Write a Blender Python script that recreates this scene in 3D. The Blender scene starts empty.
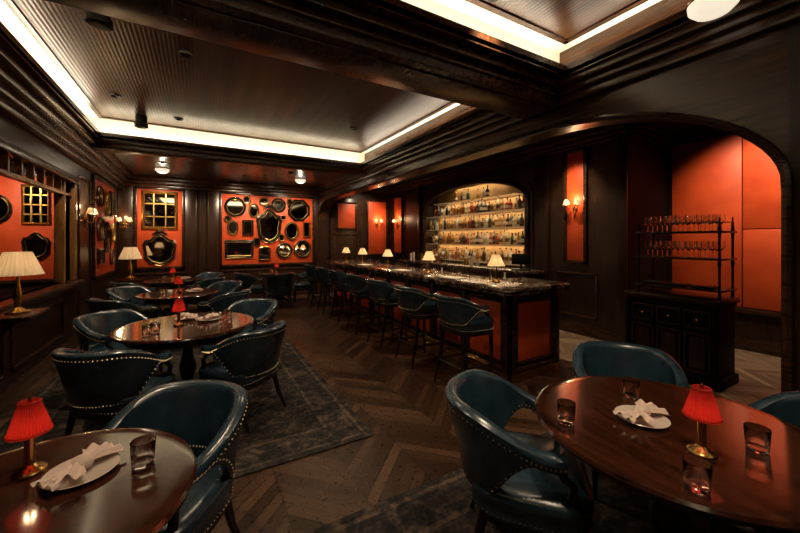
import bpy, bmesh, math, random
from mathutils import Vector, Matrix
random.seed(7)
R=math.radians
sc=bpy.context.scene
sc.view_settings.view_transform='Standard'
sc.view_settings.look='None'
sc.view_settings.exposure=0.0

# ------------------------------------------------------------------ materials
def newmat(name):
    m=bpy.data.materials.new(name); m.use_nodes=True
    nt=m.node_tree; p=nt.nodes['Principled BSDF']
    return m,nt,p
def simple(name,col,rough=.5,metal=0,coat=0,emit=None,es=0,trans=0,ior=1.45,bump=0,bscale=60,spec=None):
    m,nt,p=newmat(name)
    p.inputs['Base Color'].default_value=(*col,1)
    p.inputs['Roughness'].default_value=rough
    p.inputs['Metallic'].default_value=metal
    p.inputs['Coat Weight'].default_value=coat
    p.inputs['Coat Roughness'].default_value=.12
    p.inputs['IOR'].default_value=ior
    p.inputs['Transmission Weight'].default_value=trans
    if spec is not None: p.inputs['Specular IOR Level'].default_value=spec
    if emit:
        p.inputs['Emission Color'].default_value=(*emit,1); p.inputs['Emission Strength'].default_value=es
    tc=nt.nodes.new('ShaderNodeTexCoord'); n=nt.nodes.new('ShaderNodeTexNoise')
    n.inputs['Scale'].default_value=bscale; n.inputs['Detail'].default_value=3
    nt.links.new(tc.outputs['Object'],n.inputs['Vector'])
    if bump:
        b=nt.nodes.new('ShaderNodeBump'); b.inputs['Strength'].default_value=bump; b.inputs['Distance'].default_value=.01
        nt.links.new(n.outputs['Fac'],b.inputs['Height']); nt.links.new(b.outputs['Normal'],p.inputs['Normal'])
    return m
def noisy(name,c1,c2,rough,scale=(1,1,1),nscale=4,coat=0,bump=.1,detail=6,rr=None,distort=0,spec=.5,lo=.3,hi=.7):
    m,nt,p=newmat(name); N=nt.nodes.new; L=nt.links.new
    tc=N('ShaderNodeTexCoord'); mp=N('ShaderNodeMapping'); mp.inputs['Scale'].default_value=scale
    n=N('ShaderNodeTexNoise'); n.inputs['Scale'].default_value=nscale; n.inputs['Detail'].default_value=detail
    n.inputs['Distortion'].default_value=distort
    L(tc.outputs['Object'],mp.inputs['Vector']); L(mp.outputs['Vector'],n.inputs['Vector'])
    r=N('ShaderNodeValToRGB'); r.color_ramp.elements[0].position=lo; r.color_ramp.elements[1].position=hi
    r.color_ramp.elements[0].color=(*c1,1); r.color_ramp.elements[1].color=(*c2,1)
    L(n.outputs['Fac'],r.inputs['Fac']); L(r.outputs['Color'],p.inputs['Base Color'])
    p.inputs['Roughness'].default_value=rough; p.inputs['Coat Weight'].default_value=coat; p.inputs['Coat Roughness'].default_value=.1
    p.inputs['Specular IOR Level'].default_value=spec
    if bump:
        b=N('ShaderNodeBump'); b.inputs['Strength'].default_value=bump; b.inputs['Distance'].default_value=.01
        L(n.outputs['Fac'],b.inputs['Height']); L(b.outputs['Normal'],p.inputs['Normal'])
    return m
DW=noisy('dark_wood',(.010,.0042,.0022),(.042,.0165,.0078),.30,(18,18,1.2),3,bump=.12)
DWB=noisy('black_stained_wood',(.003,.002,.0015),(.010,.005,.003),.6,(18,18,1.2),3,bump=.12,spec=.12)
DWH=noisy('dark_wood_horizontal',(.016,.0065,.0032),(.062,.025,.0115),.26,(1.2,1.2,20),3,bump=.1)
BEAM=noisy('beam_wood',(.026,.0105,.0045),(.10,.040,.017),.26,(14,1.0,14),2.5,bump=.1)
TABLEW=noisy('polished_mahogany',(.013,.0045,.0028),(.070,.020,.009),.13,(9,1.2,9),2.5,coat=.7,bump=.02,distort=.6)
LEGW=noisy('ebonised_wood',(.006,.004,.003),(.016,.009,.006),.3,(15,15,1.5),3,bump=.05)
RED=noisy('red_leather_panel',(.58,.062,.012),(.76,.098,.020),.5,(1,1,1),3,bump=.06)
TEAL=noisy('blue_leather',(.010,.026,.040),(.021,.048,.069),.26,(1,1,1),14,bump=.14,spec=.8)
CREAM=simple('cream_plaster',(.88,.83,.70),.7)
BRASS=simple('aged_brass',(.62,.36,.12),.25,1)
NAIL=simple('nailhead_brass',(.62,.50,.34),.3,1)
BLACKM=simple('black_iron',(.012,.012,.012),.4,.6)
MIRR=simple('mirror_glass',(.80,.77,.70),.04,1)
GLASS=simple('clear_glass',(1,1,1),.0,trans=1,ior=1.45)
LINEN=simple('linen_napkin',(.70,.55,.47),.85,bump=.3,bscale=120)
CHINA=simple('white_china',(.62,.52,.45),.2)
GOLD=simple('gilt_frame',(.62,.38,.12),.35,1,bump=.4,bscale=40)
WALF=noisy('walnut_frame',(.03,.012,.006),(.09,.035,.014),.35,(5,5,5),4)
BLKF=simple('black_frame',(.012,.009,.008),.25)
DOME=simple('frosted_dome_glass',(.85,.82,.75),.5,emit=(1,.86,.66),es=.9)
def shade(name,col,emit,es):
    m,nt,p=newmat(name); N=nt.nodes.new; L=nt.links.new
    tr=N('ShaderNodeBsdfTranslucent'); tr.inputs['Color'].default_value=(*col,1)
    p.inputs['Base Color'].default_value=(*col,1); p.inputs['Roughness'].default_value=.8
    p.inputs['Emission Color'].default_value=(*emit,1); p.inputs['Emission Strength'].default_value=es
    mx=N('ShaderNodeMixShader'); mx.inputs['Fac'].default_value=.4
    L(p.outputs[0],mx.inputs[1]); L(tr.outputs[0],mx.inputs[2])
    L(mx.outputs[0],nt.nodes['Material Output'].inputs['Surface'])
    return m
REDSH=shade('red_lampshade',(.44,.022,.014),(1,.04,.02),.05)
WHSH=shade('cream_lampshade',(.80,.64,.44),(1,.66,.34),.30)
BULB=simple('warm_bulb',(1,.9,.7),.4,emit=(1,.75,.4),es=5)
def reeded():
    m,nt,p=newmat('reeded_wood'); N=nt.nodes.new; L=nt.links.new
    tc=N('ShaderNodeTexCoord'); mp=N('ShaderNodeMapping'); mp.inputs['Scale'].default_value=(10,.8,10)
    n=N('ShaderNodeTexNoise'); n.inputs['Scale'].default_value=.8; n.inputs['Detail'].default_value=6
    L(tc.outputs['Object'],mp.inputs['Vector']); L(mp.outputs['Vector'],n.inputs['Vector'])
    r=N('ShaderNodeValToRGB'); r.color_ramp.elements[0].position=.3; r.color_ramp.elements[1].position=.75
    r.color_ramp.elements[0].color=(.035,.014,.006,1); r.color_ramp.elements[1].color=(.15,.060,.026,1)
    L(n.outputs['Fac'],r.inputs['Fac'])
    w=N('ShaderNodeTexWave'); w.wave_type='BANDS'; w.bands_direction='X'; w.inputs['Scale'].default_value=9.0
    L(tc.outputs['Object'],w.inputs['Vector'])
    b=N('ShaderNodeBump'); b.inputs['Strength'].default_value=.25; b.inputs['Distance'].default_value=.006
    L(w.outputs['Fac'],b.inputs['Height']); L(b.outputs['Normal'],p.inputs['Normal'])
    L(r.outputs['Color'],p.inputs['Base Color']); p.inputs['Roughness'].default_value=.28
    return m
REED=reeded()
def chevron(name,ca,cb,cc,rough):
    m,nt,p=newmat(name); N=nt.nodes.new; L=nt.links.new
    def M(op,a,b=None,c=None):
        n=N('ShaderNodeMath'); n.operation=op
        for i,x in enumerate((a,b,c)):
            if x is None: continue
            if isinstance(x,(int,float)): n.inputs[i].default_value=x
            else: L(x,n.inputs[i])
        return n.outputs[0]
    tc=N('ShaderNodeTexCoord'); s=N('ShaderNodeSeparateXYZ'); L(tc.outputs['Object'],s.inputs[0])
    W=.9; P=.11
    u=M('DIVIDE',s.outputs[0],W); fr=M('FRACT',u)
    tri=M('MULTIPLY',M('ABSOLUTE',M('SUBTRACT',fr,.5)),W)
    q=M('DIVIDE',M('ADD',s.outputs[1],tri),P)
    idx=M('FLOOR',q); col=M('FLOOR',M('MULTIPLY',u,2))
    cv=N('ShaderNodeCombineXYZ'); L(idx,cv.inputs[0]); L(col,cv.inputs[1])
    wn=N('ShaderNodeTexWhiteNoise'); wn.noise_dimensions='3D'; L(cv.outputs[0],wn.inputs['Vector'])
    mp=N('ShaderNodeMapping'); mp.inputs['Scale'].default_value=(6,6,1); L(tc.outputs['Object'],mp.inputs['Vector'])
    n=N('ShaderNodeTexNoise'); n.inputs['Scale'].default_value=6; n.inputs['Detail'].default_value=6; n.inputs['Distortion'].default_value=1
    L(mp.outputs['Vector'],n.inputs['Vector'])
    f=M('ADD',M('MULTIPLY',wn.outputs['Value'],.55),M('MULTIPLY',n.outputs['Fac'],.5))
    r=N('ShaderNodeValToRGB'); e=r.color_ramp.elements; e[0].position=.1; e[0].color=(*ca,1); e[1].position=.95; e[1].color=(*cc,1)
    x=e.new(.5); x.color=(*cb,1); L(f,r.inputs['Fac'])
    fq=M('FRACT',q); f2=M('FRACT',M('MULTIPLY',u,2))
    seam=M('MAXIMUM',M('LESS_THAN',fq,.07),M('LESS_THAN',f2,.014))
    mx=N('ShaderNodeMix'); mx.data_type='RGBA'; L(seam,mx.inputs[0]); L(r.outputs['Color'],mx.inputs[6]); mx.inputs[7].default_value=(ca[0]*.3,ca[1]*.3,ca[2]*.3,1)
    L(mx.outputs[2],p.inputs['Base Color'])
    ro=M('ADD',M('MULTIPLY',n.outputs['Fac'],.25),rough-.12); L(ro,p.inputs['Roughness'])
    b=N('ShaderNodeBump'); b.inputs['Strength'].default_value=.35; b.inputs['Distance'].default_value=.004
    L(M('SUBTRACT',M('MULTIPLY',n.outputs['Fac'],.3),seam),b.inputs['Height']); L(b.outputs['Normal'],p.inputs['Normal'])
    return m
FLOOR=chevron('chevron_oak_floor',(.016,.0075,.004),(.046,.022,.011),(.13,.066,.034),.30)
FLOORL=chevron('pale_chevron_floor',(.12,.075,.045),(.24,.16,.10),(.40,.29,.19),.33)
def marble():
    m,nt,p=newmat('dark_marble'); N=nt.nodes.new; L=nt.links.new
    tc=N('ShaderNodeTexCoord'); n=N('ShaderNodeTexNoise'); n.inputs['Scale'].default_value=3.2; n.inputs['Detail'].default_value=9; n.inputs['Distortion'].default_value=1.8
    L(tc.outputs['Object'],n.inputs['Vector'])
    r=N('ShaderNodeValToRGB'); e=r.color_ramp.elements; e[0].position=.36; e[0].color=(.022,.013,.010,1); e[1].position=.66; e[1].color=(.04,.024,.017,1)
    for ps,c in ((.46,(.06,.038,.027,1)),(.495,(.38,.29,.22,1)),(.52,(.07,.042,.03,1)),(.575,(.14,.09,.065,1)),(.60,(.04,.024,.017,1))):
        x=e.new(ps); x.color=c
    L(n.outputs['Fac'],r.inputs['Fac']); L(r.outputs['Color'],p.inputs['Base Color'])
    p.inputs['Roughness'].default_value=.10
    return m
MARB=marble()
def rugmat(name,hx,hy):
    m,nt,p=newmat(name); N=nt.nodes.new; L=nt.links.new
    def M(op,a,b=None):
        n=N('ShaderNodeMath'); n.operation=op
        for i,x in enumerate((a,b)):
            if x is None: continue
            if isinstance(x,(int,float)): n.inputs[i].default_value=x
            else: L(x,n.inputs[i])
        return n.outputs[0]
    tc=N('ShaderNodeTexCoord'); s=N('ShaderNodeSeparateXYZ'); L(tc.outputs['Object'],s.inputs[0])
    dx=M('SUBTRACT',hx,M('ABSOLUTE',s.outputs[0])); dy=M('SUBTRACT',hy,M('ABSOLUTE',s.outputs[1]))
    d=M('MINIMUM',dx,dy)
    b1=M('MULTIPLY',M('GREATER_THAN',d,.05),M('LESS_THAN',d,.08))
    b2=M('MULTIPLY',M('GREATER_THAN',d,.30),M('LESS_THAN',d,.33))
    bd=M('MAXIMUM',b1,b2)
    v=N('ShaderNodeTexVoronoi'); v.inputs['Scale'].default_value=11; v.feature='SMOOTH_F1'; L(tc.outputs['Object'],v.inputs['Vector'])
    v2=N('ShaderNodeTexVoronoi'); v2.inputs['Scale'].default_value=34; v2.feature='F1'; L(tc.outputs['Object'],v2.inputs['Vector'])
    n=N('ShaderNodeTexNoise'); n.inputs['Scale'].default_value=7; n.inputs['Detail'].default_value=9; n.inputs['Distortion'].default_value=1.5; L(tc.outputs['Object'],n.inputs['Vector'])
    f=M('ADD',M('MULTIPLY',v.outputs['Distance'],.5),M('MULTIPLY',v2.outputs['Distance'],.4))
    f=M('ADD',f,M('MULTIPLY',bd,.3)); f=M('MULTIPLY',f,M('SUBTRACT',M('MULTIPLY',n.outputs['Fac'],2.6),.5))
    r=N('ShaderNodeValToRGB'); e=r.color_ramp.elements; e[0].position=.1; e[0].color=(.012,.012,.013,1); e[1].position=.75; e[1].color=(.12,.082,.058,1)
    x=e.new(.35); x.color=(.034,.029,.026,1)
    L(f,r.inputs['Fac']); L(r.outputs['Color'],p.inputs['Base Color']); p.inputs['Roughness'].default_value=.95
    p.inputs['Specular IOR Level'].default_value=.1
    b=N('ShaderNodeBump'); b.inputs['Strength'].default_value=.3; b.inputs['Distance'].default_value=.004; L(v2.outputs['Distance'],b.inputs['Height']); L(b.outputs['Normal'],p.inputs['Normal'])
    return m

# ------------------------------------------------------------------ mesh builder
class B:
    def __init__(s): s.v=[];s.f=[];s.mi=[];s.mats=[]
    def mid(s,m):
        if m not in s.mats: s.mats.append(m)
        return s.mats.index(m)
    def add(s,vs,fs,m,M=None):
        o=len(s.v); k=s.mid(m)
        for v in vs:
            v=Vector(v); s.v.append(tuple(M@v) if M is not None else tuple(v))
        for f in fs: s.f.append([i+o for i in f]); s.mi.append(k)
    def box(s,x0,x1,y0,y1,z0,z1,m,bev=0,M=None):
        if x0>x1:x0,x1=x1,x0
        if y0>y1:y0,y1=y1,y0
        if z0>z1:z0,z1=z1,z0
        if bev:
            bm=bmesh.new(); bmesh.ops.create_cube(bm,size=1)
            for v in bm.verts: v.co=Vector(((x0+x1)/2+v.co.x*(x1-x0),(y0+y1)/2+v.co.y*(y1-y0),(z0+z1)/2+v.co.z*(z1-z0)))
            bmesh.ops.bevel(bm,geom=bm.edges[:],offset=bev,segments=2,affect='EDGES',profile=.5)
            bm.verts.index_update()
            s.add([v.co.copy() for v in bm.verts],[[v.index for v in f.verts] for f in bm.faces],m,M); bm.free(); return
        vs=[(x,y,z) for x in (x0,x1) for y in (y0,y1) for z in (z0,z1)]
        s.add(vs,[(0,1,3,2),(4,6,7,5),(0,4,5,1),(2,3,7,6),(0,2,6,4),(1,5,7,3)],m,M)
    def lathe(s,prof,m,seg=24,c=(0,0,0),pleat=0,M=None):
        vs=[];fs=[];n=len(prof)
        for i in range(seg):
            a=2*math.pi*i/seg; k=1-(pleat if i%2 else 0)
            for r,z in prof: vs.append((c[0]+r*k*math.cos(a),c[1]+r*k*math.sin(a),c[2]+z))
        for i in range(seg):
            j=(i+1)%seg
            for q in range(n-1):
                if prof[q][0]<1e-6 and prof[q+1][0]<1e-6: continue
                fs.append((i*n+q,j*n+q,j*n+q+1,i*n+q+1))
        s.add(vs,fs,m,M)
    def tube(s,pts,r,m,seg=8,closed=False,M=None,sx=1):
        pts=[Vector(p) for p in pts]; n=len(pts); vs=[];fs=[]
        rr=r if isinstance(r,(list,tuple)) else [r]*n
        up=None
        for i,p in enumerate(pts):
            if closed: t=(pts[(i+1)%n]-pts[i-1])
            else: t=pts[min(i+1,n-1)]-pts[max(i-1,0)]
            t.normalize()
            if up is None:
                up=Vector((0,0,1)) if abs(t.z)<.9 else Vector((1,0,0))
            a=t.cross(up)
            if a.length<1e-4: a=t.cross(Vector((1,.3,0)))
            a.normalize(); bb=a.cross(t).normalized(); 
            if not closed: up=bb
            for k in range(seg):
                an=2*math.pi*k/seg
                vs.append(p+a*math.cos(an)*rr[i]*sx+bb*math.sin(an)*rr[i])
        for i in range(n if closed else n-1):
            j=(i+1)%n
            for k in range(seg):
                l=(k+1)%seg; fs.append((i*seg+k,i*seg+l,j*seg+l,j*seg+k))
        if not closed:
            fs.append(tuple(range(seg))); fs.append(tuple((n-1)*seg+k for k in range(seg)))
        s.add(vs,fs,m,M)
    def bead(s,p,r,m):
        x,y,z=p
        s.add([(x+r,y,z),(x-r,y,z),(x,y+r,z),(x,y-r,z),(x,y,z+r),(x,y,z-r)],
              [(0,2,4),(2,1,4),(1,3,4),(3,0,4),(2,0,5),(1,2,5),(3,1,5),(0,3,5)],m)
    def mesh(s,name,ang=40):
        me=bpy.data.meshes.new(name); me.from_pydata(s.v,[],s.f)
        for m in s.mats: me.materials.append(m)
        me.polygons.foreach_set('material_index',s.mi)
        bm=bmesh.new(); bm.from_mesh(me); bmesh.ops.recalc_face_normals(bm,faces=bm.faces[:]); bm.to_mesh(me); bm.free()
        me.polygons.foreach_set('use_smooth',[True]*len(me.polygons))
        me.set_sharp_from_angle(angle=R(ang)); me.update()
        return me
    def obj(s,name,loc=(0,0,0),rz=0,ang=40):
        return place(name,s.mesh(name,ang),loc,rz)
def place(name,me,loc=(0,0,0),rz=0,scale=1):
    o=bpy.data.objects.new(name,me); o.location=loc; o.rotation_euler=(0,0,rz); o.scale=(scale,)*3
    sc.collection.objects.link(o); return o
def T(x,y,z,rz=0,rx=0): return Matrix.Translation((x,y,z))@Matrix.Rotation(rz,4,'Z')@Matrix.Rotation(rx,4,'X')

# ------------------------------------------------------------------ room shell
XL,XR,YF,YB=-1.6,5.6,10.3,-2.6
XRR=6.9; YA=.66; ZC=3.45
wy0,wy1,wz0,wz1=-1.8,6.75,1.02,2.42     # opening in the left wall
b=B(); b.box(XL-.1,4.25,YB-.1,YF+.1,-.1,0,FLOOR); b.box(4.25,XRR+.1,YB-.1,YF+.1,-.1,0,FLOORL); b.box(-3.5,XL-.1,-1.9,8.1,-.1,0,FLOOR); b.obj('floor')
b=B(); b.box(XL-.1,XL,YB-.1,YF+.1,0,wz0,DW); b.box(XL-.1,XL,YB-.1,YF+.1,wz1,ZC,DW)
b.box(XL-.1,XL,YB-.1,wy0,wz0,wz1,DW); b.box(XL-.1,XL,wy1,YF+.1,wz0,wz1,DW); b.obj('wall_left')
b=B(); b.box(XL,XR+.5,YF,YF+.1,0,ZC,DW); b.obj('wall_far')
b=B(); b.box(XL,3.4,YB-.1,YB,0,ZC,DW); b.obj('wall_back')
# side room seen through the left opening
b=B(); b.box(-3.5,-3.4,-1.9,8.1,0,2.9,DW); b.box(-3.4,XL-.1,8.0,8.1,0,2.9,DW); b.box(-3.4,XL-.1,-1.9,-1.8,0,2.9,DW); b.box(-3.4,XL-.1,-1.8,8.0,2.8,2.9,BEAM)
b.obj('wall_side_room')
# right side: arch screen wall (x 3.1..3.4)
def zarch(y):
    z=2.74
    if y<2.5:
        t=min(1,(2.5-y)/(2.5-YA)); z=2.74-.80*(1-math.sqrt(max(0,1-t*t)))
    if y>9.0:
        t=min(1,(y-9.0)/1.2); z=2.74-.5*(1-math.sqrt(max(0,1-t*t)))
    return z
def archwall(b,x0,x1,ys,zf,zt,m):
    vs=[];fs=[]
    for y in ys:
        z=zf(y); vs+=[(x0,y,z),(x0,y,zt),(x1,y,z),(x1,y,zt)]
    for i in range(len(ys)-1):
        a=4*i;c=a+4
        fs+=[(a,c,c+1,a+1),(a+2,a+3,c+3,c+2),(a,a+2,c+2,c),(a+1,c+1,c+3,a+3)]
    fs+=[(0,1,3,2)]; e=4*(len(ys)-1); fs+=[(e,e+2,e+3,e+1)]
    b.add(vs,fs,m)
ys=[YA+(2.5-YA)*(1-math.cos(math.pi/2*i/20)) for i in range(21)]+[3.5,5,7,9.0]+[9.0+1.2*math.sin(math.pi/2*i/10) for i in range(1,11)]
b=B(); archwall(b,3.1,3.4,ys,zarch,ZC,BEAM)
b.box(3.1,3.4,YB-.1,YA,0,ZC,DW); b.box(3.1,3.4,10.2,YF,0,ZC,DW)
b.obj('wall_arch_screen')
b=B()
path=[(3.085,YA,z) for z in (0.0,.8,1.5,1.9)]+[(3.085,y,zarch(y)) for y in ys[1:]]+[(3.085,10.2,z) for z in (1.5,0)]
b.tube([(x,y,z) for x,y,z in path],.028,DWH,8)
b.obj('trim_1')
# bar back wall with arched niche
NY0,NY1=4.7,8.25
def znic(y):
    t=(y-(NY0+NY1)/2)/((NY1-NY0)/2); return 2.42+.52*math.sqrt(max(0,1-t*t))
b=B()
b.box(XR,XR+.1,2.84,NY0,0,ZC,DW); b.box(XR,XR+.1,NY1,YF,0,ZC,DW); b.box(XR,XR+.1,NY0,NY1,0,1.08,DW)
nys=[(NY0+NY1)/2-(NY1-NY0)/2*math.cos(math.pi*i/28) for i in range(29)]
archwall(b,XR,XR+.1,nys,znic,ZC,DW)
b.box(XR+.42,XR+.5,NY0-.1,NY1+.1,1.0,3.1,noisy('amber_backlight_panel',(.35,.20,.08),(.55,.34,.15),.35,(1,1,1),3))  # amber-lit backing: the warm backlight is put into the panel colour
b.box(XR+.1,XR+.5,NY0-.1,NY0,1.0,3.1,DW); b.box(XR+.1,XR+.5,NY1,NY1+.1,1.0,3.1,DW)
b.box(XR+.1,XR+.5,NY0-.1,NY1+.1,3.02,3.1,DW); b.box(XR+.1,XR+.5,NY0-.1,NY1+.1,1.0,1.08,DWH)
b.obj('wall_right')
b=B()
b.tube([(XR-.02,NY0,1.08),(XR-.02,NY0,2.42)]+[(XR-.02,y,znic(y)) for y in nys[1:-1]]+[(XR-.02,NY1,2.42),(XR-.02,NY1,1.08)],.045,DWH,8)
b.tube([(XR-.01,NY0-.13,1.08),(XR-.01,NY0-.13,2.45)]+[(XR-.01,(NY0+NY1)/2+(y-(NY0+NY1)/2)*1.07,znic(y)+.13) for y in nys[1:-1]]+[(XR-.01,NY1+.13,2.45),(XR-.01,NY1+.13,1.08)],.018,DWH,6)
b.obj('trim_2')
# recess
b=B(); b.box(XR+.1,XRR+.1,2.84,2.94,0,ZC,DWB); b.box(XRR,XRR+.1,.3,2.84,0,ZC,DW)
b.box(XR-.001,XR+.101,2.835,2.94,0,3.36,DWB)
b.box(XRR-.03,XRR,.5,1.92,.62,1.75,RED,.012); b.box(XRR-.03,XRR,.5,1.92,1.76,3.3,RED,.012)
b.box(XRR-.03,XRR,1.93,2.8,.62,3.3,RED,.012)
b.box(XRR-.05,XRR,.4,2.84,.54,.61,DWH,.01)
b.obj('wall_recess')
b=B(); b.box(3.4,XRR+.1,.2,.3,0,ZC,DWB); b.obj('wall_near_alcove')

# ceiling
b=B(); b.box(XL-.1,XRR+.1,YB-.1,YF+.1,ZC,ZC+.08,CREAM)
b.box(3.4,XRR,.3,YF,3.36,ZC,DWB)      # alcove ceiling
C=[(-1.25,2.92,2.75,6.7),(-1.25,2.92,-2.0,2.02)]
for x0,x1,y0,y1 in C:
    e=.02
    b.box(x0+e,x1-e,y0+e,y1-e,ZC-.03,ZC,REED)
    for q in ((x0-.02,x1+.02,y0-.02,y0+.03),(x0-.02,x1+.02,y1-.03,y1+.02),(x0-.02,x0+.03,y0,y1),(x1-.03,x1+.02,y0,y1)):
        b.box(*q,ZC-.045,ZC,BEAM)
    for q in ((x0-.22,x1+.2,y0-.2,y0),(x0-.22,x1+.2,y1,y1+.2),(x0-.22,x0,y0,y1),(x1,x1+.2,y0,y1)):
        b.box(*q,3.11,3.15,BEAM)
    for q in ((x0-.02,x1+.02,y0-.02,y0),(x0-.02,x1+.02,y1,y1+.02),(x0-.02,x0,y0,y1),(x1,x1+.02,y0,y1)):
        b.box(*q,3.10,3.20,BEAM)
    for q in ((x0-.22,x1+.2,y0-.2,y0-.19),(x0-.22,x1+.2,y1+.19,y1+.2),(x0-.22,x0-.21,y0-.2,y1+.2),(x1+.19,x1+.2,y0-.2,y1+.2)):
        b.box(*q,3.15,ZC,CREAM)
b.box(XL,3.1,2.22,2.55,3.11,ZC,BEAM); b.box(XL,XL+.13,YB,YF,3.11,ZC,BEAM)
b.box(XL,3.1,6.9,YF,3.11,ZC,BEAM); b.box(XL,3.1,YB,-2.2,3.11,ZC,BEAM)
b.obj('ceiling')
b=B()
# cross beam
b.box(XL,3.1,2.16,2.62,2.90,3.11,BEAM,.012)
for k,(e,z0,z1) in enumerate(((.03,2.97,3.0),(.06,3.04,3.11))):
    b.box(XL,3.1,2.16-e,2.62+e,z0,z1,BEAM,.01)
b.box(XL+.2,3.0,2.24,2.54,2.885,2.90,BEAM,.006)
# far beam
b.box(XL,3.1,6.78,7.05,2.97,3.11,BEAM,.012); b.box(XL,3.1,6.73,7.10,3.06,3.11,BEAM,.008)
# left crown
for x,z0,z1 in ((-1.50,2.78,2.86),(-1.44,2.86,2.93),(-1.37,2.93,3.02),(-1.30,3.02,3.11)):
    b.box(XL,x,YB,YF,z0,z1,BEAM,.012)
for x,z0,z1 in ((3.04,2.90,2.98),(3.0,2.98,3.04),(2.95,3.04,3.11)):
    b.box(x,3.12,YB,YF,z0,z1,BEAM,.012)
for y,z0,z1 in ((10.22,2.86,2.94),(10.15,2.94,3.02),(10.08,3.02,3.11)):
    b.box(XL,3.1,y,YF,z0,z1,BEAM,.012)
b.obj('trim_3')
# alcove crown
b=B()
for d,z0,z1 in ((.05,3.16,3.22),(.10,3.22,3.29),(.16,3.29,3.36)):
    b.box(XR-d,XR,2.84,YF,z0,z1,DWH,.01); b.box(3.4,XR,YF-d,YF,z0,z1,DWH,.01); b.box(XR,XRR,2.84-d,2.84,z0,z1,DWB,.01); b.box(XRR-d,XRR,.3,2.84,z0,z1,DWH,.01)
b.obj('trim_4')
# baseboards
def bb(name,boxes):
    b=B()
    for q in boxes:
        x0,x1,y0,y1=q; b.box(x0,x1,y0,y1,0,.16,DWH,.006)
        b.box(x0+(.008 if x1-x0<.1 else 0),x1-(.008 if x1-x0<.1 else 0),y0+(.008 if y1-y0<.1 else 0),y1-(.008 if y1-y0<.1 else 0),.16,.19,DWH,.006)
    b.obj(name)
bb('baseboard_left',[(XL,XL+.03,YB,YF)]); bb('baseboard_far',[(XL,XR,YF-.03,YF)])
bb('baseboard_right',[(XR-.03,XR,2.84,YF)]); bb('baseboard_recess',[(XRR-.03,XRR,.3,2.84),(XR,XRR,2.81,2.84)])
bb('baseboard_screen',[(3.07,3.1,YB,YA)])
# panel mouldings
def frameX(b,x,dx,y0,y1,z0,z1,w=.035,m=None,d=.02):
    m=m or DWH
    xa,xb=(x,x+dx*d)
    b.box(xa,xb,y0,y1,z0,z0+w,m,.005); b.box(xa,xb,y0,y1,z1-w,z1,m,.005)
    b.box(xa,xb,y0,y0+w,z0,z1,m,.005); b.box(xa,xb,y1-w,y1,z0,z1,m,.005)
def frameY(b,y,dy,x0,x1,z0,z1,w=.035,m=None,d=.02):
    m=m or DWH
    b.box(x0,x1,y,y+dy*d,z0,z0+w,m,.005); b.box(x0,x1,y,y+dy*d,z1-w,z1,m,.005)
    b.box(x0,x0+w,y,y+dy*d,z0,z1,m,.005); b.box(x1-w,x1,y,y+dy*d,z0,z1,m,.005)
b=B()
for y in (-1.9,-.2,1.5,3.2,4.9): frameX(b,XL,1,y,y+1.55,.3,.8)
b.box(XL,XL+.05,YB,7.0,.86,.92,DWH,.01)
frameX(b,XL,1,7.15,7.85,.3,2.6)
b.obj('trim_5')
b=B()
frameY(b,YF,-1,-1.32,-.25,.25,.8); frameY(b,YF,-1,.5,3.0,.25,.8); frameY(b,YF,-1,-.2,.42,.25,2.7)
frameX(b,XR,-1,8.6,9.4,.3,3.0); frameX(b,XR,-1,3.3,4.1,.3,1.05)
b.box(XR-.05,XR,2.84,3.0,0,3.2,DW,.01); b.box(XR-.05,XR,4.2,4.5,0,3.2,DW,.01); b.box(XR-.05,XR,8.45,8.6,0,3.2,DW,.01)
b.obj('trim_6')
# columns between red panels, far wall
b=B()
for x0,x1 in ((-.28,-.02),(.22,.48),(-1.6,-1.32),(2.99,3.1)):
    b.box(x0,x1,YF-.09,YF,.19,2.86,DW,.012)
b.obj('trim_7')

# red panels (framed upholstered panels)
def redpanel(x0,x1,y0,y1,z0,z1):
    b=B(); b.box(x0,x1,y0,y1,z0,z1,RED,.012)
    return b
def rp_far(x0,x1,z0,z1,y=YF):
    b=redpanel(x0,x1,y-.02,y,z0,z1); frameY(b,y,-1,x0-.05,x1+.05,z0-.05,z1+.05,.055,DWH,.045); b.obj('red_wall_panel')
def rp_x(x,dx,y0,y1,z0,z1):
    b=redpanel(min(x,x+dx*.02),max(x,x+dx*.02),y0,y1,z0,z1); frameX(b,x,dx,y0-.05,y1+.05,z0-.05,z1+.05,.055,DWH,.045); b.obj('red_wall_panel')
rp_far(-1.25,-.34,.95,2.82); rp_far(.54,2.94,.95,2.82)
rp_far(4.75,5.4,1.15,2.85)
rp_far(-3.0,-2.05,.95,2.65,8.0)
rp_x(XL,1,8.0,9.75,.95,2.7)
rp_x(XR,-1,3.52,3.84,1.25,3.1); rp_x(XR,-1,9.55,10.05,1.2,2.95)
b=B(); b.box(3.5,4.5,YF-.053,YF-.003,0,2.9,DWH,.01); frameY(b,YF-.053,-1,3.58,4.42,.2,1.8,.05)
b.box(3.72,4.28,YF-.065,YF-.053,1.97,2.73,RED,.005); frameY(b,YF-.053,-1,3.66,4.34,1.91,2.79,.06,None,.03)
b.lathe([(0,0),(.02,.005),(.03,.04),(0,.06)],BRASS,16,M=Matrix.Translation((4.42,YF-.053,1.0))@Matrix.Rotation(R(90),4,'X'))
b.obj('door_1')

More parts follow.
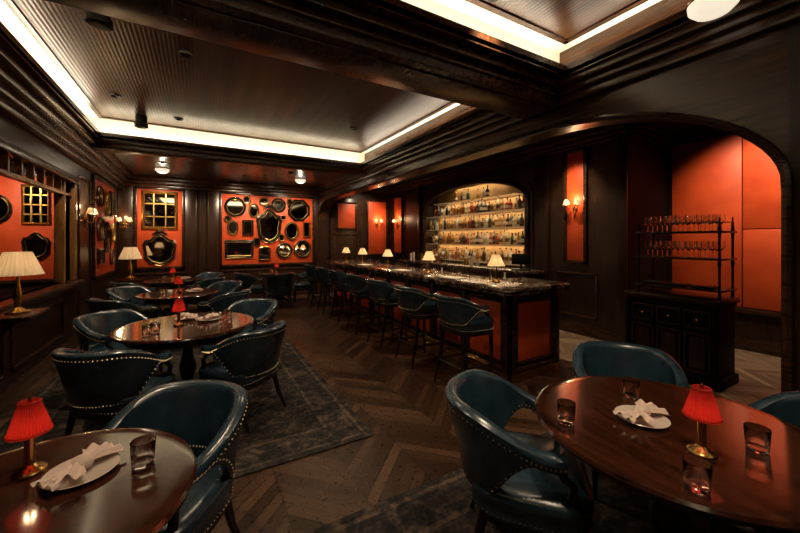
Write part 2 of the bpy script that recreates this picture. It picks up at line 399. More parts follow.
# ------------------------------------------------------------------ left wall interior window (open to side room)
WIN=noisy('window_frame_wood',(.20,.085,.024),(.48,.23,.07),.32,(6,6,1),4)
b=B()
b.box(XL-.1,XL+.09,wy0-.1,wy1+.1,wz1,wz1+.09,DWH,.012)
b.box(XL-.1,XL+.14,wy0-.1,wy1+.1,wz0-.07,wz0,DWH,.012)
b.box(XL-.1,XL+.06,wy1,wy1+.10,wz0,wz1,WIN,.012); b.box(XL-.08,XL+.03,wy1-.35,wy1-.29,wz0,wz1,WIN,.01)
b.box(XL-.05,XL+.03,wy0,wy1,wz1-.20,wz1-.16,WIN,.008)
for y in [wy0+.3*i for i in range(1,28)]: b.box(XL-.04,XL+.02,y,y+.03,wz1-.16,wz1,WIN)
b.box(XL-.08,XL+.03,2.2,2.27,wz0,wz1,WIN,.01)
b.obj('window_1')

# ------------------------------------------------------------------ mirrors
def outline(kind,w,h,n=36):
    pts=[]
    if kind in('oval','round'):
        return [(w*math.cos(2*math.pi*i/n),h*math.sin(2*math.pi*i/n)) for i in range(n)]
    if kind=='oct':
        return [(w*math.cos(math.pi/8+2*math.pi*i/8)/.924,h*math.sin(math.pi/8+2*math.pi*i/8)/.924) for i in range(8)]
    if kind=='rect': return [(-w,-h),(w,-h),(w,h),(-w,h)]
    if kind=='shield':
        P=[(0,-1),(.28,-.93),(.6,-.8),(.88,-.5),(.93,-.1),(1,.35),(.86,.62),(.6,.66),(.42,.8),(.2,.97),(0,1.05)]
        P=[(w*x,h*y) for x,y in P]; return P+[(-x,y) for x,y in P[-2:0:-1]]
    if kind=='arch':
        return [(-w,-h),(w,-h)]+[(w*math.cos(math.pi*i/14),h*.45+h*.55*math.sin(math.pi*i/14)) for i in range(15)]
def mirror(kind,w,h,loc,rz,fm,fw=.045,panes=None,crest=False):
    b=B(); o=outline(kind,w,h); n=len(o)
    prof=[(1.0,0),(1.0,.03),(.5,.05),(0.1,.025),(0.0,.012)]
    vs=[];fs=[]
    for x,z in o:
        L=math.hypot(x,z)
        for t,d in prof:
            if kind=='rect': k=((abs(x)-fw*(1-t))/abs(x),(abs(z)-fw*(1-t))/abs(z))
            else: q=(L-fw*(1-t))/L; k=(q,q)
            vs.append((x*k[0],-d,z*k[1]))
    m=len(prof)
    for i in range(n):
        j=(i+1)%n
        for q in range(m-1): fs.append((i*m+q,j*m+q,j*m+q+1,i*m+q+1))
    b.add(vs,fs,fm)
    vs2=[vs[i*m+m-1] for i in range(n)]; b.add(vs2,[tuple(range(n))],MIRR)
    b.tube([(x,-.022,z) for x,y,z in vs2],.008,GOLD,6,closed=True)
    b.tube([(vs[i*m+1][0],-.03,vs[i*m+1][2]) for i in range(n)],.006,GOLD if fm is not BLKF else BRASS,6,closed=True)
    if panes:
        nx,nz=panes
        for i in range(1,nx): x=-w+2*w*i/nx; b.box(x-.012,x+.012,-.035,-.008,-h+fw,h-fw,fm)
        for i in range(1,nz): z=-h+2*h*i/nz; b.box(-w+fw,w-fw,-.035,-.008,z-.012,z+.012,fm)
    if crest:
        b.tube([(-w*.45,-.02,h*1.0),(-w*.2,-.03,h*1.12),(0,-.03,h*1.2),(w*.2,-.03,h*1.12),(w*.45,-.02,h*1.0)],[.012,.03,.045,.03,.012],fm,8)
    b.obj('wall_mirror',loc,rz,50)
ym=YF-.021
for kind,w,h,x,z,fm,fw,kw in [
 ('round',.26,.26,.86,2.48,BLKF,.06,{}),('oval',.14,.19,1.32,2.40,WALF,.035,{}),('oval',.14,.12,1.58,2.66,GOLD,.03,{}),
 ('round',.20,.20,1.97,2.58,BLKF,.06,{}),('oct',.31,.31,2.54,2.46,BLKF,.07,{}),('rect',.14,.21,1.17,1.93,BLKF,.045,{}),
 ('oval',.14,.20,.80,1.93,WALF,.04,{}),('rect',.35,.24,.96,1.36,BLKF,.06,{}),('shield',.34,.48,1.72,1.98,BLKF,.09,{'crest':True}),
 ('oval',.20,.26,2.33,1.86,WALF,.045,{}),('rect',.11,.22,2.76,1.90,GOLD,.03,{}),('round',.22,.22,2.13,1.30,BLKF,.06,{}),
 ('oct',.25,.25,2.64,1.34,WALF,.05,{}),('arch',.15,.19,1.60,1.23,BLKF,.04,{}),('oval',.10,.13,1.14,2.68,GOLD,.025,{}),
 ('round',.08,.08,2.10,2.23,GOLD,.02,{}),('rect',.08,.11,1.40,1.55,WALF,.022,{}),('oval',.08,.10,2.28,2.70,WALF,.02,{}),
 ('round',.09,.09,.68,2.15,BLKF,.022,{}),('oval',.08,.11,2.05,1.66,GOLD,.02,{})]:
    mirror(kind,w,h,(x,ym,z),0,fm,fw,**kw)
mirror('rect',.36,.46,(-.80,ym,2.32),0,GOLD,.06,panes=(3,3)); mirror('shield',.34,.38,(-.80,ym,1.36),0,BLKF,.06,crest=True)
mirror('rect',.17,.32,(-2.30,7.979,2.18),0,GOLD,.03,panes=(3,4)); mirror('shield',.17,.22,(-2.30,7.979,1.50),0,BLKF,.04)
mirror('oval',.17,.22,(-2.75,7.979,2.1),0,BLKF,.04)
xm=XL+.021
for kind,w,h,y,z,fm in [('round',.2,.2,8.35,2.4,BLKF),('oval',.16,.24,8.9,2.3,GOLD),('rect',.2,.26,9.4,2.35,BLKF),('oct',.22,.22,8.4,1.8,WALF),('shield',.25,.3,8.95,1.65,BLKF),('oval',.15,.2,9.45,1.75,GOLD),('rect',.2,.14,8.4,1.3,BLKF),('round',.17,.17,9.4,1.25,WALF)]:
    mirror(kind,w,h,(xm,y,z),R(90),fm,.045)

# ------------------------------------------------------------------ lights helpers
def point(name,loc,e,col=(1,.72,.42),r=.02):
    l=bpy.data.lights.new(name,'POINT'); l.energy=e; l.color=col; l.shadow_soft_size=r
    o=bpy.data.objects.new(name,l); o.location=loc; sc.collection.objects.link(o)
def spot(name,loc,aim,e,ang=80,col=(1,.77,.52),blend=.8,r=.04):
    l=bpy.data.lights.new(name,'SPOT'); l.energy=e; l.color=col; l.spot_size=R(ang); l.spot_blend=blend; l.shadow_soft_size=r
    o=bpy.data.objects.new(name,l); o.location=loc; d=Vector(aim)-Vector(loc)
    o.rotation_euler=d.to_track_quat('-Z','Y').to_euler(); sc.collection.objects.link(o)
def area(name,loc,rot,sx,sy,e,col=(1,.86,.64)):
    l=bpy.data.lights.new(name,'AREA'); l.shape='RECTANGLE'; l.size=sx; l.size_y=sy; l.energy=e; l.color=col
    o=bpy.data.objects.new(name,l); o.location=loc; o.rotation_euler=rot; sc.collection.objects.link(o)
# cove strips
for x0,x1,y0,y1 in C:
    z=3.17
    for nm,loc,sx,sy in (('a',((x0+x1)/2,y0-.11,z),x1-x0,.05),('b',((x0+x1)/2,y1+.11,z),x1-x0,.05),('c',(x0-.12,(y0+y1)/2,z),.05,y1-y0),('d',(x1+.11,(y0+y1)/2,z),.05,y1-y0)):
        area('cove_led_strip',loc,(math.pi,0,0),sx,sy,4.3*max(sx,sy))
# added fill spots, each with an invented ceiling ring
b=B(); b.lathe([(.0,.012),(.035,.012),(.04,0),(.06,-.004),(.065,.012)],LEGW,20); dl=b.mesh('added_downlight')
K=2.2
def down(x,y,z,e,aim=None,ang=85):
    place('added_downlight',dl,(x,y,z-.012))
    spot('added_fill_spot',(x,y,z-.03),aim or (x,y,0),e*K,ang)
for x in (-.8,.95,2.4): down(x,9.0,3.11,68,(x,10.3,1.6),100)
down(-.6,8.2,3.11,35); down(1.8,8.0,3.11,30)
down(-.1,4.0,3.42,58); down(-.25,6.2,3.42,50); down(-.1,1.75,3.42,42); down(1.75,.9,3.42,48); down(1.3,3.6,3.42,24,None,110); down(2.2,5.3,3.42,38,None,100)
down(.9,.3,3.42,30,None,110); down(1.9,1.9,3.42,36,(2.4,2.8,.5),70)
for y in (3.1,4.6,6.1,7.6): down(3.6,y,3.36,48)
down(4.9,3.6,3.36,50,(5.6,3.68,2.0),60); down(5.8,1.7,3.36,66,(6.9,1.7,1.7),100); down(5.0,2.0,3.36,16,(5.0,2.0,0))
down(6.3,1.5,3.36,30,(6.3,1.5,0),80)
down(4.6,9.3,3.36,50,(4.6,10.3,1.8),90); down(4.7,5.5,3.36,25); down(4.7,7.5,3.36,25)
down(-.9,5.6,3.42,24,(-1.6,6.6,1.9),70)
down(-2.5,6.8,2.80,40,(-2.5,8.0,1.8),90); down(-2.5,4.0,2.80,14)

# ------------------------------------------------------------------ rugs
def rug(x0,x1,y0,y1,nm):
    hx,hy=(x1-x0)/2,(y1-y0)/2
    b=B(); b.box(-hx,hx,-hy,hy,0,.012,rugmat(nm,hx,hy),.004); b.obj('area_rug',((x0+x1)/2,(y0+y1)/2,0.0005))
rug(-1.45,1.25,2.58,9.4,'rug_wool_a'); rug(.55,2.95,-1.2,1.9,'rug_wool_b')

# ------------------------------------------------------------------ seating
def sstep(a,b_,x):
    t=max(0,min(1,(x-a)/(b_-a))); return t*t*(3-2*t)
def seating(stool=False):
    b=B()
    zs=.76 if stool else .47
    zb=1.01 if stool else .82; za=.91 if stool else .68
    Rr=.265 if stool else .28; Ls=.10 if stool else .17; cy=-.03
    n=49; tot=math.pi*Rr+2*Ls
    rings=[]
    def pathpt(t): # t -1..1
        s=t*tot/2
        if abs(s)<=math.pi*Rr/2:
            a=s/Rr; return (Rr*math.sin(a),cy-Rr*math.cos(a)),(math.sin(a),-math.cos(a))
        sg=1 if s>0 else -1; e=abs(s)-math.pi*Rr/2
        return (sg*(Rr-.02*e/Ls),cy+e),(sg,0)
    def zt(e): return za+(zb-za)*(1-sstep(.30,.92,e))
    def zbt(e): return (zs-.06)+(zt(e)-.075-(zs-.06))*sstep(.42,.80,e)
    def off(e,z): 
        return (z-zs)*.22*(1-sstep(.2,.9,e))
    vs=[];fs=[];m=12
    for i in range(n):
        t=-1+2*i/(n-1); e=abs(t); (px,py),(nx,ny)=pathpt(t); z1=zt(e); z0=zbt(e)
        th=.026; sec=[(th*.6,z0),(th,z0+.012),(th,(z0+z1)/2),(th*1.3,z1-.035),(th*1.2,z1-.012),(th*.5,z1),(-th*.5,z1),(-th*1.2,z1-.012),(-th*1.3,z1-.035),(-th,(z0+z1)/2),(-th,z0+.012),(-th*.6,z0)]
        for o,z in sec:
            q=o+off(e,z); vs.append((px+nx*q,py+ny*q,z))
    for i in range(n-1):
        for k in range(m): l=(k+1)%m; fs.append((i*m+k,(i+1)*m+k,(i+1)*m+l,i*m+l))
    fs.append(tuple(range(m))); fs.append(tuple((n-1)*m+k for k in range(m)))
    b.add(vs,fs,TEAL)
    # nailheads
    nn=64
    for i in range(nn):
        t=-.985+1.97*i/(nn-1); e=abs(t); (px,py),(nx,ny)=pathpt(t)
        for o,z in ((.028,zbt(e)+.022),(-.028,zbt(e)+.022 if e>.5 else zbt(e)+.10),(.034,zt(e)-.045)):
            q=o+off(e,z); b.bead((px+nx*q,py+ny*q,z),.0052,NAIL)
    # seat cushion
    W=Rr-.03; D0=-.27 if not stool else -.24; D1=.26 if not stool else .21
    def sup(k,z,pw=4):
        out=[]
        for i in range(40):
            a=2*math.pi*i/40; c,s_=math.cos(a),math.sin(a)
            r=1/((abs(c)**pw+abs(s_)**pw)**(1/pw)); hx=W+.015; hy=(D1-D0)/2
            wx=1.0+.10*(s_*r*.5+.5)
            out.append((c*r*hx*k*wx,(D0+D1)/2+s_*r*hy*k,z))
        return out
    lv=[(.93,zs-.125),(1,zs-.118),(1.0,zs-.06),(1.03,zs-.045),(1.035,zs-.02),(1.0,zs),(.85,zs+.014),(.5,zs+.022),(.02,zs+.024)]
    vs=[];fs=[]
    for k,z in lv: vs+=sup(k,z)
    for q in range(len(lv)-1):
        for i in range(40):
            j=(i+1)%40; fs.append((q*40+i,q*40+j,(q+1)*40+j,(q+1)*40+i))
    fs.append(tuple(range(40))); fs.append(tuple((len(lv)-1)*40+i for i in range(40)))
    b.add(vs,fs,TEAL)
    ring=sup(1.0,zs-.105); 
    for i in range(40):
        p=Vector(ring[i]);q=Vector(ring[(i+1)%40])
        for f in (0,.5): 
            r=p.lerp(q,f); c=Vector((0,(D0+D1)/2,r.z)); r=r+(r-c).normalized()*.003; b.bead(r,.005,NAIL)
    # seat rail
    vs=[];fs=[]
    for k,z in ((.93,zs-.165),(.95,zs-.12)): vs+=sup(k,z)
    for i in range(40): j=(i+1)%40; fs.append((i,j,40+j,40+i))
    fs.append(tuple(range(40))); b.add(vs,fs,LEGW)
    # arm posts
    for sg in (-1,1):
        xa=sg*(Rr-.02); ya=cy+Ls-.03
        b.tube([(xa,ya,za-.06),(xa,ya+.02,za-.10),(xa-sg*.005,ya+.055,(za+zs)/2-.02),(xa-sg*.02,ya+.05,zs-.03),(xa-sg*.02,ya+.04,zs-.11)],[.02,.017,.018,.02,.018],LEGW,8)
    # legs
    zl=zs-.13; k=W
    for sg in (-1,1):
        b.tube([(sg*k*.88,D1-.05,zl),(sg*k*.90,D1-.045,zl*.5),(sg*k*.90,D1-.04,0)],[.024,.019,.012],LEGW,8)
        b.tube([(sg*k*.82,D0+.07,zl),(sg*k*.86,D0+.03,zl*.5),(sg*k*.95,D0-.04,0)],[.024,.019,.012],LEGW,8)
    if stool:
        zf=.26; x=k*.9
        P=[(x,D1-.04,zf),(-x,D1-.04,zf),(-x*.98,D0+.0,zf),(x*.98,D0+.0,zf)]
        for i in range(4): b.tube([P[i],P[(i+1)%4]],.011,BRASS if i==0 else LEGW,8)
    return b.mesh('bar_stool' if stool else 'dining_chair',50)
CH=seating(); ST=seating(True)
def chair(x,y,tx,ty,z=.013):
    dx,dy=tx-x,ty-y; place('dining_chair',CH,(x,y,z),math.atan2(-dx,dy))
for i in range(7): place('bar_stool',ST,(2.59,3.0+.9*i,0),R(-90)+random.uniform(-.06,.06))

# ------------------------------------------------------------------ tables
def tablemesh(r):
    b=B()
    b.lathe([(0,.715),(r-.05,.715),(r-.02,.722),(r,.735),(r+.004,.745),(r-.004,.757),(r-.02,.760),(r-.05,.758),(0,.758)],TABLEW,72)
    b.lathe([(r-.12,.66),(r-.10,.66),(r-.10,.716),(r-.12,.716)],TABLEW,48)
    b.lathe([(0,.06),(.16,.06),(.17,.09),(.13,.13),(.06,.16),(.045,.22),(.07,.30),(.075,.36),(.05,.44),(.04,.52),(.06,.58),(.10,.64),(.18,.70),(.18,.716),(0,.716)],LEGW,24)
    for k in range(4):
        a=k*math.pi/2+.6; c,s=math.cos(a),math.sin(a)
        b.tube([(c*.05,s*.05,.14),(c*.15,s*.15,.13),(c*.25,s*.25,.07),(c*.34,s*.34,.03),(c*.38,s*.38,.02)],[.045,.04,.032,.026,.02],LEGW,8)
    return b.mesh('round_dining_table')
TM={}
def table(x,y,r):
    if r not in TM: TM[r]=tablemesh(r)
    place('round_dining_table',TM[r],(x,y,.013),random.uniform(0,6)) 
ZT=.013+.760
# lamp
b=B()
b.lathe([(0,0),(.045,0),(.047,.006),(.042,.012),(.03,.016),(.020,.024),(.0145,.028),(.0145,.125),(.019,.129),(.019,.137),(.010,.142),(.006,.15),(.006,.22),(0,.22)],BRASS,24)
b.lathe([(.060,.142),(.029,.250)],REDSH,72,pleat=.09)
b.lathe([(.060,.139),(.062,.142),(.060,.148),(.058,.146)],REDSH,40); b.lathe([(.030,.246),(.032,.250),(.029,.254),(.027,.250)],REDSH,40)
b.lathe([(0,.225),(.005,.23),(.006,.258),(.004,.266),(0,.268)],BRASS,12)
b.lathe([(0,.16),(.010,.165),(.014,.18),(.010,.198),(0,.205)],BULB,12)
RL=b.mesh('red_table_lamp')
def redlamp(x,y,e=.65): place('red_table_lamp',RL,(x,y,ZT),random.random()); point('red_lamp_bulb',(x,y,ZT+.150),e,(1,.55,.30),.012)
# tumbler
b=B(); b.lathe([(0,0),(.032,0),(.035,.006),(.040,.088),(.0385,.090),(.037,.088),(.032,.014),(0,.012)],GLASS,28)
TG=b.mesh('water_glass')
# plate + napkin
b=B(); b.lathe([(0,.0),(.06,.0),(.065,.004),(.105,.014),(.107,.016),(.104,.018),(.064,.009),(0,.008)],CHINA,40)
PL=b.mesh('side_plate')
def napkin():
    b=B(); nu,nv=36,14
    def sheet(rz,L,w0,w1,z0,amp,ph):
        vs=[];fs=[]
        for i in range(nu+1):
            t=i/nu; s=(t-.5)*2
            w=w0+(w1-w0)*abs(s)**1.3
            for j in range(nv+1):
                q=(j/nv-.5)*2
                x=s*L; y=q*w+.008*math.sin(s*4+ph)
                z=z0+amp*(.5+.5*math.cos(q*math.pi*2.2+ph+s*2))*(.35+.65*abs(s))+.012*(1-abs(q))-.008*abs(s)**2
                vs.append((x,y,max(.010,z)))
        for i in range(nu):
            for j in range(nv):
                a=i*(nv+1)+j; fs.append((a,a+1,a+nv+2,a+nv+1))
        b.add(vs,fs,LINEN,Matrix.Rotation(rz,4,'Z'))
    sheet(.2,.115,.022,.05,.018,.018,.4); sheet(.75,.10,.02,.048,.030,.018,2.0)
    b.lathe([(.0,0.0),(.03,.0),(.034,.014),(.026,.034),(.0,.042)],LINEN,14,c=(0,0,.014))
    return b.mesh('folded_napkin',80)
NK=napkin()
def setting(x,y,a=0):
    place('side_plate',PL,(x,y,ZT),0); place('folded_napkin',NK,(x,y,ZT+.009),a)
def glass(x,y): place('water_glass',TG,(x,y,ZT+.0005),random.random())
# T1 near right
table(1.84,.763,.56)
redlamp(1.70,.593); setting(1.77,.84,-.4)
for g in ((1.45,1.0),(1.98,.99),(1.907,.49),(1.44,.515)): glass(*g)
chair(1.44,1.20,1.84,.76); chair(2.42,1.22,1.84,.76); chair(2.34,.44,1.84,.76)
# T2 near left
table(-.487,1.517,.48)
redlamp(-.52,1.743); setting(-.356,1.637,.6); glass(-.175,1.59)
chair(-.17,1.90,-.487,1.517,0)
# T3 mid
table(-.087,4.03,.60); redlamp(-.16,4.02); setting(.10,4.12,.3); setting(-.1,4.3,1.5); 
for g in ((.22,4.0),(-.38,3.72),(-.33,3.80),(.28,4.15)): glass(*g)
chair(-.50,3.45,-.087,4.03); chair(.34,3.52,-.087,4.03); chair(.48,4.6,-.087,4.03); chair(-.66,4.55,-.087,4.03)
# T4
table(-.26,6.5,.55); redlamp(-.26,6.5); setting(-.05,6.45,.2); glass(-.45,6.3); glass(.0,6.65)
for x,y in ((-.85,6.05),(.32,6.02),(.32,7.05),(-.85,7.0)): chair(x,y,-.26,6.5)
# T5
table(-.45,8.7,.5); redlamp(-.45,8.7); setting(-.25,8.6,.2); glass(-.6,8.5)
for x,y in ((-1.0,8.25),(.1,8.25),(.1,9.2)): chair(x,y,-.45,8.7)
table(1.75,9.35,.45); redlamp(1.75,9.35); glass(1.6,9.2)
for x,y in ((1.15,9.2),(2.4,9.25),(1.7,8.7)): chair(x,y,1.75,9.35,0)

# ------------------------------------------------------------------ bar
b=B()
bx,by=3.02,2.78; bx1=3.82; ye=8.45
b.box(bx,bx+.12,by,ye,.0,1.0,DW); b.box(bx,bx1,by,by+.12,0,1.0,DW)
b.box(bx1-.06,bx1,by,by+.75,0,1.0,DW)
b.box(bx-.03,bx,by-.03,ye,.0,.10,BRASS,.005); b.box(bx-.03,bx1+.02,by-.03,by,0,.10,BRASS,.005)
b.box(bx-.04,bx,by-.04,ye,.10,.16,DWH,.01); b.box(bx-.04,bx1+.02,by-.04,by,.10,.16,DWH,.01)
b.box(bx-.03,bx,by-.03,ye,.93,1.0,DWH,.01); b.box(bx-.03,bx1,by-.03,by,.93,1.0,DWH,.01)
npan=8; L=(ye-by)/npan
for i in range(npan):
    y0=by+i*L
    b.box(bx-.045,bx,y0-.02 if i else y0-.045,y0+.07,.10,1.0,DWH,.01)
    b.box(bx-.012,bx+.01,y0+.11,y0+L-.06,.22,.88,RED,.006)
    frameX(b,bx,-1,y0+.08,y0+L-.03,.19,.91,.03,DWH,.03)
b.box(bx1-.07,bx1+.02,by-.045,by+.0,.10,1.0,DWH,.01); b.box(bx-.045,bx+.06,by-.045,by,.10,1.0,DWH,.01)
b.box(bx+.12,bx1-.11,by-.012,by+.01,.22,.88,RED,.006); frameY(b,by,-1,bx+.08,bx1-.08,.19,.91,.03,DWH,.03)
# counter
def slab(poly,z0,z1,m):
    n=len(poly); vs=[];fs=[]
    def off(d):
        out=[]
        for i in range(n):
            p0,p1,p2=Vector(poly[i-1]),Vector(poly[i]),Vector(poly[(i+1)%n])
            e1=(p1-p0).normalized(); e2=(p2-p1).normalized(); n1=Vector((e1.y,-e1.x)); n2=Vector((e2.y,-e2.x))
            q=(n1+n2); q=q/ (1+n1.dot(n2)); out.append(p1-q*d)
        return out
    lv=[(.03,z0),(.012,z0+.004),(.006,z0+.02),(.02,z0+.03),(.0,z0+.045),(0,z1-.012),(.006,z1-.003),(.014,z1)]
    for d,z in lv:
        for p in off(d): vs.append((p.x,p.y,z))
    for q in range(len(lv)-1):
        for i in range(n): j=(i+1)%n; fs.append((q*n+i,q*n+j,(q+1)*n+j,(q+1)*n+i))
    fs.append(tuple(range(n))); fs.append(tuple((len(lv)-1)*n+i for i in range(n)))
    b.add(vs,fs,m)
slab([(2.80,2.66),(2.86,2.60),(3.84,2.60),(3.90,2.66),(3.90,3.35),(3.50,3.35),(3.50,8.55),(2.80,8.55)],1.0,1.085,MARB)
b.box(3.50,3.95,3.4,8.4,.80,.86,simple('steel_worktop',(.45,.43,.40),.3,1)); b.box(3.14,3.9,3.4,8.4,.0,.80,DW)
# foot rail
b.tube([(2.82,2.9,.2),(2.82,8.4,.2)],.02,BRASS,10)
for y in [by+.03+i*L for i in range(npan)]: b.tube([(2.82,y+.15,.2),(bx-.03,y+.15,.14)],.010,BRASS,6)
b.obj('bar_counter',ang=35)
# bar lamps
b=B()
b.lathe([(0,0),(.055,0),(.056,.01),(.04,.018),(.015,.028),(.009,.05),(.014,.08),(.009,.11),(.008,.24),(0,.24)],BRASS,20)
b.lathe([(.105,.20),(.045,.33)],WHSH,48,pleat=.07); b.lathe([(.105,.196),(.108,.200),(.104,.206),(.102,.2)],WHSH,40)
b.lathe([(0,.33),(.045,.332)],WHSH,30)
b.lathe([(0,.21),(.016,.22),(.02,.24),(.014,.265),(0,.27)],BULB,12)
BL=b.mesh('bar_lamp')
for y in (3.15,4.6,6.0,7.2,8.2):
    place('bar_lamp',BL,(3.19,y,1.0855)); point('bar_lamp_bulb',(3.19,y,1.275),2.4,(1,.66,.34),.015)
# bar top glassware and trays
b=B()
for i in range(30):
    x=random.uniform(3.3,3.45); y=random.uniform(3.6,8.3)
    b.lathe([(0,0),(.03,0),(.033,.08),(.031,.08),(.028,.008),(0,.008)],GLASS,12,c=(x,y,1.0855))
b.obj('bar_tumblers')
PAPER=simple('menu_paper',(.75,.68,.55),.7)
for y in (3.75,5.1,6.6):
    b=B(); b.box(-.1,.1,-.15,.15,0,.012,PAPER,.002); b.box(-.11,.11,-.16,.16,0,.004,LEGW); b.obj('drink_menu',(2.98,y,1.0855),.1)
b=B()
for i in range(14):
    y=3.55+i*.34; h=random.uniform(.2,.3)
    b.lathe([(0,0),(.035,0),(.037,h*.6),(.012,h*.78),(.012,h),(0,h)],random.choice([BLACKM,BRASS,CHINA,GLASS]),12,c=(3.72+random.uniform(-.1,.1),y,.8605))
b.obj('speed_rail_bottles')
b=B(); b.box(-.16,.16,-.14,.14,0,.02,BLACKM,.004); b.box(-.02,.02,-.02,.02,.02,.16,BLACKM); b.box(-.17,.17,-.015,.015,.10,.30,BLACKM,.006); b.obj('cash_register_screen',(5.25,4.55,1.0405),-.9)

# back bar
b=B()
b.box(5.02,5.54,4.3,8.7,.05,.98,DW); b.box(4.97,5.545,4.25,8.75,.98,1.04,MARB,.01); b.box(5.06,5.54,4.3,8.7,0,.05,LEGW)
for i in range(8): frameX(b,5.02,-1,4.36+i*.54,4.84+i*.54,.12,.92,.03)
b.obj('back_bar_cabinet')
SHELF=simple('glass_shelf',(.40,.30,.20),.15,emit=(1,.7,.35),es=.08)  # faint emission gives the shelves a painted-in LED glow
b=B(); sh=[1.10,1.50,1.88,2.24,2.58]
for k,z in enumerate(sh):
    o=0 if z<2.4 else .35
    b.box(XR-.02 if k==0 else XR+.03,XR+.42,NY0+.01+o,NY1-.01-o,z-.02,z,SHELF)
b.obj('liquor_shelf')
for k,z in enumerate(sh[:-1]):
    w_=3.3 if z<2.2 else 2.7
    area('shelf_led_strip',(XR+.08,(NY0+NY1)/2,sh[k+1]-.03),(0,0,0),.03,w_,5.5,(1,.76,.46))
    area('shelf_led_strip',(XR+.36,(NY0+NY1)/2,sh[k+1]-.03),(0,0,0),.03,w_,6,(1,.72,.38))
area('shelf_led_strip',(XR+.08,(NY0+NY1)/2,2.92),(0,0,0),.03,1.4,4,(1,.76,.46))
area('shelf_led_strip',(XR+.36,(NY0+NY1)/2,2.96),(0,0,0),.03,1.8,4,(1,.72,.38))
cols=[(.40,.17,.04),(.28,.09,.02),(.60,.46,.26),(.05,.10,.05),(.42,.06,.02),(.72,.66,.55),(.08,.07,.06),(.52,.28,.07),(.35,.24,.14),(.02,.02,.02),(.45,.26,.08),(.10,.04,.015),(.65,.58,.46),(.62,.48,.28)]
BM=[simple('bottle_glass_%d'%i,c,.10,coat=.3,trans=.35) for i,c in enumerate(cols)]
LB=simple('bottle_label',(.60,.50,.36),.6); LB2=simple('bottle_label_dark',(.12,.05,.02),.5)
for k,z in enumerate(sh):
    b=B(); y=NY0+.1; 
    while y<NY1-.08:
        r=random.uniform(.036,.052); y+=r
        h=random.uniform(.23,.335) 
        if z+h+.02<znic(y)-.03:
            m=random.choice(BM); c=(XR+random.uniform(.14,.2),y,z+.0005)
            b.lathe([(0,0),(r,0),(r,h*.55),(r*.85,h*.64),(r*.35,h*.75),(r*.33,h*.92),(0,h*.92)],m,10,c=c)
            if random.random()<.7: b.lathe([(r*1.02,h*.18),(r*1.02,h*.42)],random.choice((LB,LB2)),10,c=c)
            b.lathe([(0,h*.90),(r*.38,h*.90),(r*.38,h),(0,h)],random.choice([BLACKM,BRASS,LEGW]),8,c=c)
        y+=r+random.uniform(.006,.03)
    b.obj('liquor_bottles')
# counter items on back bar
b=B()
for i in range(40):
    y=random.uniform(4.8,8.6); x=random.uniform(5.15,5.48); h=random.uniform(.12,.22); r=.03
    b.lathe([(0,0),(r,0),(r*1.1,h),(r,h),(r*.9,.01),(0,.01)],random.choice([GLASS,GLASS,CHINA,BRASS]),10,c=(x,y,1.0405))
b.obj('bar_glassware')

# ------------------------------------------------------------------ sconces
b=B()
b.lathe([(0,0),(.045,0),(.05,.008),(.035,.016),(0,.02)],BRASS,20,M=Matrix.Rotation(R(90),4,'X'))
b.tube([(0,-.015,.12),(0,-.02,0),(0,-.02,-.14)],[.008,.018,.008],BRASS,8)
for sg in (-1,1):
    b.tube([(0,-.02,-.02),(sg*.04,-.06,-.07),(sg*.09,-.09,-.05),(sg*.10,-.10,0),(sg*.10,-.10,.06)],.007,BRASS,8)
    b.lathe([(0,.02),(.02,.025),(.022,.032),(0,.034)],BRASS,12,c=(sg*.10,-.10,0))
    b.lathe([(.06,.08),(.03,.17)],WHSH,24,c=(sg*.10,-.10,0),pleat=.05)
    b.lathe([(0,.07),(.01,.08),(.012,.11),(0,.13)],BULB,10,c=(sg*.10,-.10,0))
SC_=b.mesh('wall_sconce')
def sconce(x,y,z,rz,n):
    place('wall_sconce',SC_,(x,y,z),rz); point('sconce_bulb',(x+n[0]*.14,y+n[1]*.14,z+.2),5,(1,.66,.34),.03)
sconce(XR-.021,3.68,2.12,R(-90),(-1,0)); sconce(5.08,YF-.021,2.1,0,(0,-1)); sconce(XR-.021,9.8,2.1,R(-90),(-1,0))
sconce(-1.46,YF-.09,1.95,0,(0,-1)); sconce(XL+.001,7.5,1.95,R(90),(1,0))

# cream table lamps
b=B()
b.lathe([(0,0),(.075,0),(.078,.015),(.04,.03),(.018,.05),(.024,.09),(.03,.14),(.022,.20),(.013,.25),(.012,.28),(.01,.36),(0,.36)],BRASS,24)
b.lathe([(.16,.32),(.085,.51)],WHSH,56,pleat=.05); b.lathe([(0,.34),(.02,.36),(.028,.40),(.02,.43),(0,.44)],BULB,12)
CL=b.mesh('cream_table_lamp')
b=B(); b.lathe([(0,.73),(.27,.73),(.28,.75),(.27,.77),(0,.77)],TABLEW,32); b.lathe([(0,0),(.2,0),(.2,.03),(.05,.06),(.03,.3),(.04,.5),(.03,.7),(.1,.73),(0,.73)],LEGW,20); b.obj('side_table',(-1.26,9.3,0.013))
place('cream_table_lamp',CL,(-1.24,9.3,.7835),0,1.3); point('cream_lamp_bulb',(-1.24,9.3,1.27),7,(1,.68,.36),.03)
# wall shelf under window with lamp
b=B()
b.box(XL+.16,XL+.44,3.9,4.35,.955,.99,DWH,.008)
for y in (4.0,4.22): b.tube([(XL+.02,y,.70),(XL+.10,y,.74),(XL+.22,y,.86),(XL+.30,y,.956)],.016,DWH,8)
b.box(XL+.051,XL+.17,3.95,4.30,.87,.93,DWH,.005)
b.obj('wall_shelf')
place('cream_table_lamp',CL,(-1.30,4.12,.9905)); point('cream_lamp_bulb',(-1.30,4.12,1.37),3,(1,.68,.36),.03)

